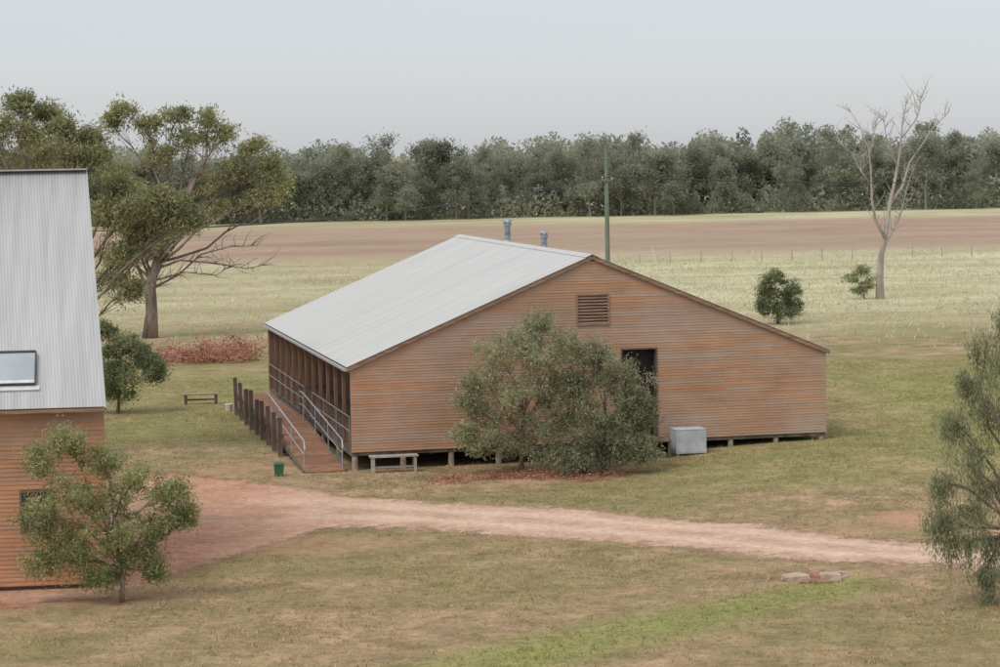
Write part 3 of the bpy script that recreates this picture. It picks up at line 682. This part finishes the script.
DL=[([(880,299),(880,280),(881,258),(884,235),(889,205),(894,180),(898,155),(902,124),(905,96)],.31,.022),
    ([(884,238),(876,222),(871,200),(868,178),(866,150),(857,126),(845,106)],.13,.015),
    ([(889,205),(900,188),(909,165),(917,148),(930,132),(943,115)],.115,.015),
    ([(882,250),(892,232),(901,212),(904,190),(912,172)],.09,.015),
    ([(869,185),(858,168),(850,154),(838,143)],.055,.012),
    ([(896,168),(886,150),(884,134),(879,116)],.06,.012),
    ([(867,160),(872,140),(870,122)],.045,.01),
    ([(900,140),(912,125),(916,112),(919,100)],.055,.01)]
for L_,r0,r1_ in DL:
    P=PT(880,299,S,L_); k=len(P); P=[(p[0]+random.uniform(-.1,.1)*(i>0),p[1]+(random.uniform(-1,1)*.25*i if i else 0),p[2]) for i,p in enumerate(P)]
    if r0==.31: P[0]=(0,0,-.1); P=[(p[0],p[1]*.3,p[2]) for p in P]
    mb.tube(P,[r0+(r1_-r0)*(i/(k-1))**.7 for i in range(k)],8)
    for q in range(13):
        i=random.randint(max(2,k//2),k-1) if r0==.31 else random.randint(1,k-1)
        a=Vector(P[i-1]).lerp(Vector(P[i]),random.random()); ln=random.uniform(.6,1.6)
        b=a+Vector((random.uniform(-.7,.6),random.uniform(-.6,.6),random.uniform(.3,1))).normalized()*ln
        c_=curve(a,b,.10,4); mt_.tube(c_,[.028,.023,.018,.013,.008],4)
        for w_ in range(3):
            a2=c_[random.randint(1,4)]; b2=a2+Vector((random.uniform(-.5,.5),random.uniform(-.5,.5),random.uniform(.1,.8)))*random.uniform(.4,.9); mt_.tube(curve(a2,b2,.12,2),[.013,.01,.007],3)
mb.obj('trunk',M_DEAD,e,smooth=True); mt_.obj('twigs',M_DEAD,e)

# ---------------------------------------------------------------- far woodland
variants=[]
for v in range(10):
    h=random.uniform(9.0,12.8); lo=[]
    for q in range(random.randint(11,15)):
        z=random.uniform(.24,.93)*h; r=random.uniform(.7,1.6)*(1.3-.55*(z/h)); lo.append((random.uniform(-2.5,2.5)*(1.2-.6*z/h),random.uniform(-1.9,1.9),z,r,r,r*random.uniform(.7,1.5)))
    tr_=[(0,0,-.1),(random.uniform(-.4,.4),0,h*.3),(random.uniform(-.8,.8),0,h*.55),(random.uniform(-1.,1.),0,h*.8)]
    mb,cr=tree_meshes(tr_,.12,lo,9,5600,.34,.15,.42,.3,M_BARKF,M_LF_FAR,zs=.95,sprig=.35)
    me_t=bpy.data.meshes.new('trunk'); me_t.from_pydata([tuple(q) for q in mb.v],[],mb.f); me_t.materials.append(M_BARKF)
    variants.append((me_t,cr,h))
def wood_y(x): return 372+0.11*x
x=-112.0
while x<112:
    y=wood_y(x)+random.uniform(-4,12); v=random.choice(variants); s=random.uniform(.6,1.1)
    e=empty('woodland_tree',(x,y,0),'slender pale trunked gum tree at the woodland edge','tree',random.uniform(0,6.28),'gum trees along the woodland edge')
    e.scale=(s*random.uniform(.95,1.5),s*1.15,s*random.uniform(.9,1.08))
    add('trunk',v[0],e); add('crown',v[1],e)
    x+=random.choice([random.uniform(.8,1.8),random.uniform(1.8,3.2),random.uniform(2.5,4.2)])
nC=620
cx=rng.uniform(-230,230,nC); cy=wood_y(cx)+5+rng.uniform(0,42,nC); hh=10.7+rng.normal(0,1.0,nC)+.8*np.sin(cx*.05)+.7*np.sin(cx*.17)+.5*np.sin(cx*.41)+.012*(cy-380)
per_=760
idx=np.repeat(np.arange(nC),per_); n=len(idx)
u=rng.normal(size=(n,3)); u/=np.linalg.norm(u,axis=1)[:,None]; q=rng.uniform(.2,1,size=(n,1))**.5
rr=rng.uniform(1.8,3.8,nC)[idx]
C=np.stack([cx[idx],cy[idx],hh[idx]*.62],-1)+u*q*np.stack([rr,rr,hh[idx]*.40],-1)
nU=150000
ux=rng.uniform(-230,230,nU); uyy=wood_y(ux)-1+rng.uniform(0,1,nU)**1.1*24; uz=rng.uniform(0,1,nU)*(2.3+1.7*np.sin(ux*.31)**2+1.1*np.sin(ux*.9+1)+1.0*np.sin(ux*2.3)+.11*(uyy-wood_y(ux)))
uz=np.maximum(uz,0.1)
C=np.concatenate([C,np.stack([ux,uyy,uz],-1)])
mew=quads_mesh('woodland',leaves(C,.66,.32,.2),M_LF_FAR)
o=add('woodland',mew); o['kind']='stuff'; tag(o,'dense grey green eucalypt woodland beyond the field','woodland')

# ---------------------------------------------------------------- power line
D=132.0; PXx=(611-500-2)/FP*D
def power_pole(x,y,h,label):
    e=empty('power_pole',(x,y,0),label,'power pole',.25)
    mb=MB(); mb.tube([(0,0,-.2),(0,0,h)],[.15,.10],12); mb.obj('post',M_POLE,e,smooth=False)
    mb=MB(); mb.box(-.32,.32,-.15,-.07,h-1.74,h-1.66); mb.obj('crossarm',M_POLE,e)
    for s in (-.27,.27):
        mb=MB(); mb.tube([(s,-.11,h-1.65),(s,-.11,h-1.58),(s,-.11,h-1.55),(s,-.11,h-1.48)],[.03,.05,.035,.045],8); mb.obj('insulator',M_WHITE,e)
    return e
power_pole(PXx,D,10.25,'slender greenish timber power pole carrying wires behind the shed')
def wire(a,b,sag,n=28):
    a=Vector(a); b=Vector(b); P=[]
    for i in range(n+1):
        t=i/n; q=a.lerp(b,t); q.z-=4*sag*t*(1-t); P.append(q)
    mb=MB(); mb.tube(P,[.022]*(n+1),4); o=mb.obj('power_line',M_WIRE); tag(o,'thin dark sagging overhead power line on the pole','power line','overhead power lines'); return o
LP=(-27,86); RPp=(52,150)
for s in (-.27,.27):
    wire((PXx+s,D-.1,8.77),(LP[0]+s,LP[1]-.1,8.2),1.3); wire((PXx+s,D-.1,8.77),(RPp[0]+s,RPp[1]-.1,8.6),.7)
power_pole(LP[0],LP[1],9.7,'timber power pole at the end of the span'); power_pole(RPp[0],RPp[1],10.1,'timber power pole at the end of the span')

f0=Vector((*G(640,264),0)); f1=Vector((*G(1060,254),0)); e=empty('wire_fence',(0,0,0),'old timber post and wire fence across the paddock','fence')
k=15; pf=None
for i in range(k):
    q=f0.lerp(f1,i/(k-1)); 
    if pf is None: mb=MB(); mb.tube([(0,0,-.1),(0,0,1.0)],[.05,.045],7); pf=mb.obj('post',M_STUMP,e); o=pf
    else: o=pf.copy(); o.parent=e; col.objects.link(o)
    o.location=q; o.scale=(1,1,random.uniform(.8,1.1)); o.rotation_euler=(random.uniform(-.08,.08),random.uniform(-.08,.08),0)
mb=MB()
for h in (.35,.65,.9): mb.tube([f0+Vector((0,0,h)),f1+Vector((0,0,h))],[.003,.003],4)
mb.obj('wires',M_STUMP,e)
x,y=G(656,262); mb=MB(); mb.tube([(0,0,-.1),(-.12,0,.5),(-.3,0,1.25)],[.05,.045,.035],8); mb.tube([(-.3,0,1.25),(-.32,0,1.3)],[.05,.02],8); o=mb.obj('marker_stake',M_WHITE); o.location=(x,y,0); tag(o,'leaning white marker stake in the dry field','stake')

# ---------------------------------------------------------------- brush pile & litter
x,y=G(208,361); e=empty('brush_pile',(x,y,0),'pile of cut dead branches with dry reddish leaves','brush pile')
mb=MB(); cs=[]
for i in range(140):
    sx=random.choice([-1.3,-.2,.6,1.5]); hm={-1.3:1.0,-.2:1.5,.6:2.0,1.5:1.1}[sx]
    a=Vector((sx+random.gauss(0,.5),random.gauss(0,.8),random.uniform(0,.3))); d=Vector((random.gauss(0,1.2),random.gauss(0,.7),random.uniform(-.1,.7))).normalized()*random.uniform(.6,1.9); b=a+d; b.z=max(min(b.z,hm*random.uniform(.6,1)),.05)
    P=curve(a,b,.12,3); mb.tube(P,[.03,.024,.016,.008],4)
    for p_ in P[1:]: cs.append(tuple(p_))
mb.obj('branches',M_BRUSH,e)
cs=np.array(cs); id_=rng.integers(0,len(cs),4200); C=cs[id_]+rng.normal(size=(4200,3))*.2; C[:,2]=np.maximum(C[:,2]+.05,.03)
add('dry_leaves',quads_mesh('dry_leaves',leaves(C,.17,.06,.2),M_LF_DRY),e)
nc=26; x0,y0=G(528,479); cxx=x0+rng.normal(0,1.4,nc); cyy=y0+rng.normal(.25,.45,nc); id_=rng.integers(0,nc,2600)
X=cxx[id_]+rng.normal(0,.28,2600); Y=cyy[id_]+rng.normal(0,.2,2600); Zl=rng.exponential(.07,2600)+.015
C=np.stack([X,Y,Zl+hgt(X,Y)],-1); o=add('leaf_litter',quads_mesh('leaf_litter',leaves(C,.12,.035,0,.5),M_LF_DRY)); o['kind']='stuff'; tag(o,'fallen reddish brown leaves and twigs under the wattles','leaf litter')

# ---------------------------------------------------------------- grass tufts
def m_grass():
    m,nt,out=newmat('grass_blades')
    at=N(nt,'ShaderNodeAttribute'); at.attribute_name='tone'
    c=mix(nt,1.0,at.outputs['Color'],grey(nt,island(nt,.7,1.3)),'MULTIPLY')
    d=N(nt,'ShaderNodeBsdfDiffuse'); t=N(nt,'ShaderNodeBsdfTranslucent'); mx=N(nt,'ShaderNodeMixShader'); mx.inputs[0].default_value=.4
    nt.links.new(c,d.inputs[0]); nt.links.new(c,t.inputs[0]); nt.links.new(d.outputs[0],mx.inputs[1]); nt.links.new(t.outputs[0],mx.inputs[2]); nt.links.new(mx.outputs[0],out.inputs[0]); return m
M_GRASS=m_grass()
def grass(name,X,Y,h,w,tone,label,nb=4):
    n=len(X); idx=np.repeat(np.arange(n),nb); m_=len(idx)
    bx=X[idx]+rng.normal(0,1,m_)*h[idx]*.6; by=Y[idx]+rng.normal(0,1,m_)*h[idx]*.6; bz=hgt(bx,by)-.005
    an=rng.uniform(0,6.28,m_); hh=h[idx]*rng.uniform(.5,1.2,m_); wd=w*rng.uniform(.6,1.3,m_)
    dx,dy=np.cos(an)*wd,np.sin(an)*wd; lx,ly=rng.normal(0,.6,m_)*hh,rng.normal(0,.6,m_)*hh
    V=np.stack([np.stack([bx-dx,by-dy,bz],-1),np.stack([bx+dx,by+dy,bz],-1),np.stack([bx+lx,by+ly,bz+hh],-1)],1)
    me=quads_mesh(name,V.reshape(-1,3),M_GRASS,3)
    t=np.repeat(tone[idx],3,axis=0); t=np.concatenate([t,np.ones((len(t),1))],1)
    ca_=me.color_attributes.new('tone','FLOAT_COLOR','POINT'); ca_.data.foreach_set('color',t.astype(np.float32).ravel())
    o=add(name,me); o['kind']='stuff'; tag(o,label,'grass'); return o
def inshed(X,Y):
    u=(X-CX)*ca+(Y-CY)*sa; v=-(X-CX)*sa+(Y-CY)*ca
    return (u>-1.8)&(u<L+.1)&(v>-.0)&(v<B)
def frust(n,y0,y1,pad=1.5):
    Y=np.sqrt(rng.uniform(y0**2,y1**2,n)); X=(rng.uniform(-1,1,n))*(Y*500/FP+pad); return X,Y
c1=np.array(lin(142,132,84)[:3]); c2=np.array(lin(220,196,158)[:3]); cg=np.array(lin(142,160,82)[:3]); cp=np.array(lin(222,216,188)[:3])
def patch(X,Y): return np.sin(X*.9+1.3*np.sin(Y*.31))*np.sin(Y*.53+1.1*np.sin(X*.47))*.5+.5
X,Y=frust(110000,46,112); t=patch(X,Y); k=(~on_track(X,Y,-.3))&(~inshed(X,Y))&(rng.uniform(0,1,len(X))<.35+.65*t)&(m_dirt(X,Y)<.3)
X,Y,t=X[k],Y[k],t[k]; gr=m_green(X,Y)[:,None]; r=rng.uniform(0,1,(len(X),1)); tone=(c1*(1-r)+c2*r)*(1-gr*.85)+cg*gr*.85
hgts=rng.uniform(.02,.06,len(X))*(1+.6*t)+ (rng.uniform(0,1,len(X))<.06)*.08
grass('grass',X,Y,hgts,.011,tone,'short patchy olive and straw coloured grass')
X,Y=frust(30000,112,246,6); t=patch(X*.3,Y*.2); k=(X>0)|(rng.uniform(0,1,len(X))<.5); k&=rng.uniform(0,1,len(X))<ss(112,160,Y)*(.3+.7*t)*(1-ss(205,246,Y)); X,Y=X[k],Y[k]; r=rng.uniform(0,1,(len(X),1))
tone=(np.array(lin(194,190,154)[:3])*(1-r)+cp*r); grass('tall_grass',X,Y,rng.uniform(.1,.36,len(X)),.03,tone,'taller pale seeding grass across the paddock')

# ---------------------------------------------------------------- light, world, camera
w=bpy.data.worlds.new('World'); scene.world=w; w.use_nodes=True; nt=w.node_tree; nt.nodes.clear()
out=nt.nodes.new('ShaderNodeOutputWorld')
sd=Vector((-.42,-.40,.81)).normalized()
EL=math.asin(sd.z); AZ=math.atan2(sd.x,sd.y)
sky=nt.nodes.new('ShaderNodeTexSky'); sky.sky_type='NISHITA'; sky.sun_disc=False; sky.sun_elevation=EL; sky.sun_rotation=AZ; sky.dust_density=1; sky.air_density=1
b1=nt.nodes.new('ShaderNodeBackground'); b1.inputs[1].default_value=.05; nt.links.new(sky.outputs[0],b1.inputs[0])
b2=nt.nodes.new('ShaderNodeBackground'); b2.inputs[1].default_value=1.0
tc=nt.nodes.new('ShaderNodeTexCoord'); sp=nt.nodes.new('ShaderNodeSeparateXYZ'); nt.links.new(tc.outputs['Generated'],sp.inputs[0])
rp_=nt.nodes.new('ShaderNodeValToRGB'); e=rp_.color_ramp.elements
e[0].position=0; e[0].color=(.41,.425,.475,1); e[1].position=.09; e[1].color=(.435,.452,.515,1)
q=e.new(.35); q.color=(.59,.58,.60,1); q=e.new(.9); q.color=(.72,.69,.67,1)
nt.links.new(sp.outputs[2],rp_.inputs[0]); nt.links.new(rp_.outputs[0],b2.inputs[0])
ad=nt.nodes.new('ShaderNodeAddShader'); nt.links.new(b1.outputs[0],ad.inputs[0]); nt.links.new(b2.outputs[0],ad.inputs[1]); nt.links.new(ad.outputs[0],out.inputs[0])
sun=bpy.data.lights.new('sun','SUN'); sun.energy=1.5; sun.angle=math.radians(25); sun.color=(1,.94,.86)
so=bpy.data.objects.new('sun',sun); col.objects.link(so)
so.rotation_euler=sd.to_track_quat('Z','Y').to_euler()
cam=bpy.data.cameras.new('camera'); cam.lens=FP*36/1000; cam.sensor_width=36; cam.clip_end=12000; cam.clip_start=.5
co=bpy.data.objects.new('camera',cam); col.objects.link(co)
mw=Matrix((( Rv.x,Uv.x,-Fv.x,0),(Rv.y,Uv.y,-Fv.y,0),(Rv.z,Uv.z,-Fv.z,CH),(0,0,0,1)))
co.matrix_world=mw; scene.camera=co
scene.view_settings.view_transform='Standard'; scene.view_settings.look='None'; scene.view_settings.exposure=0
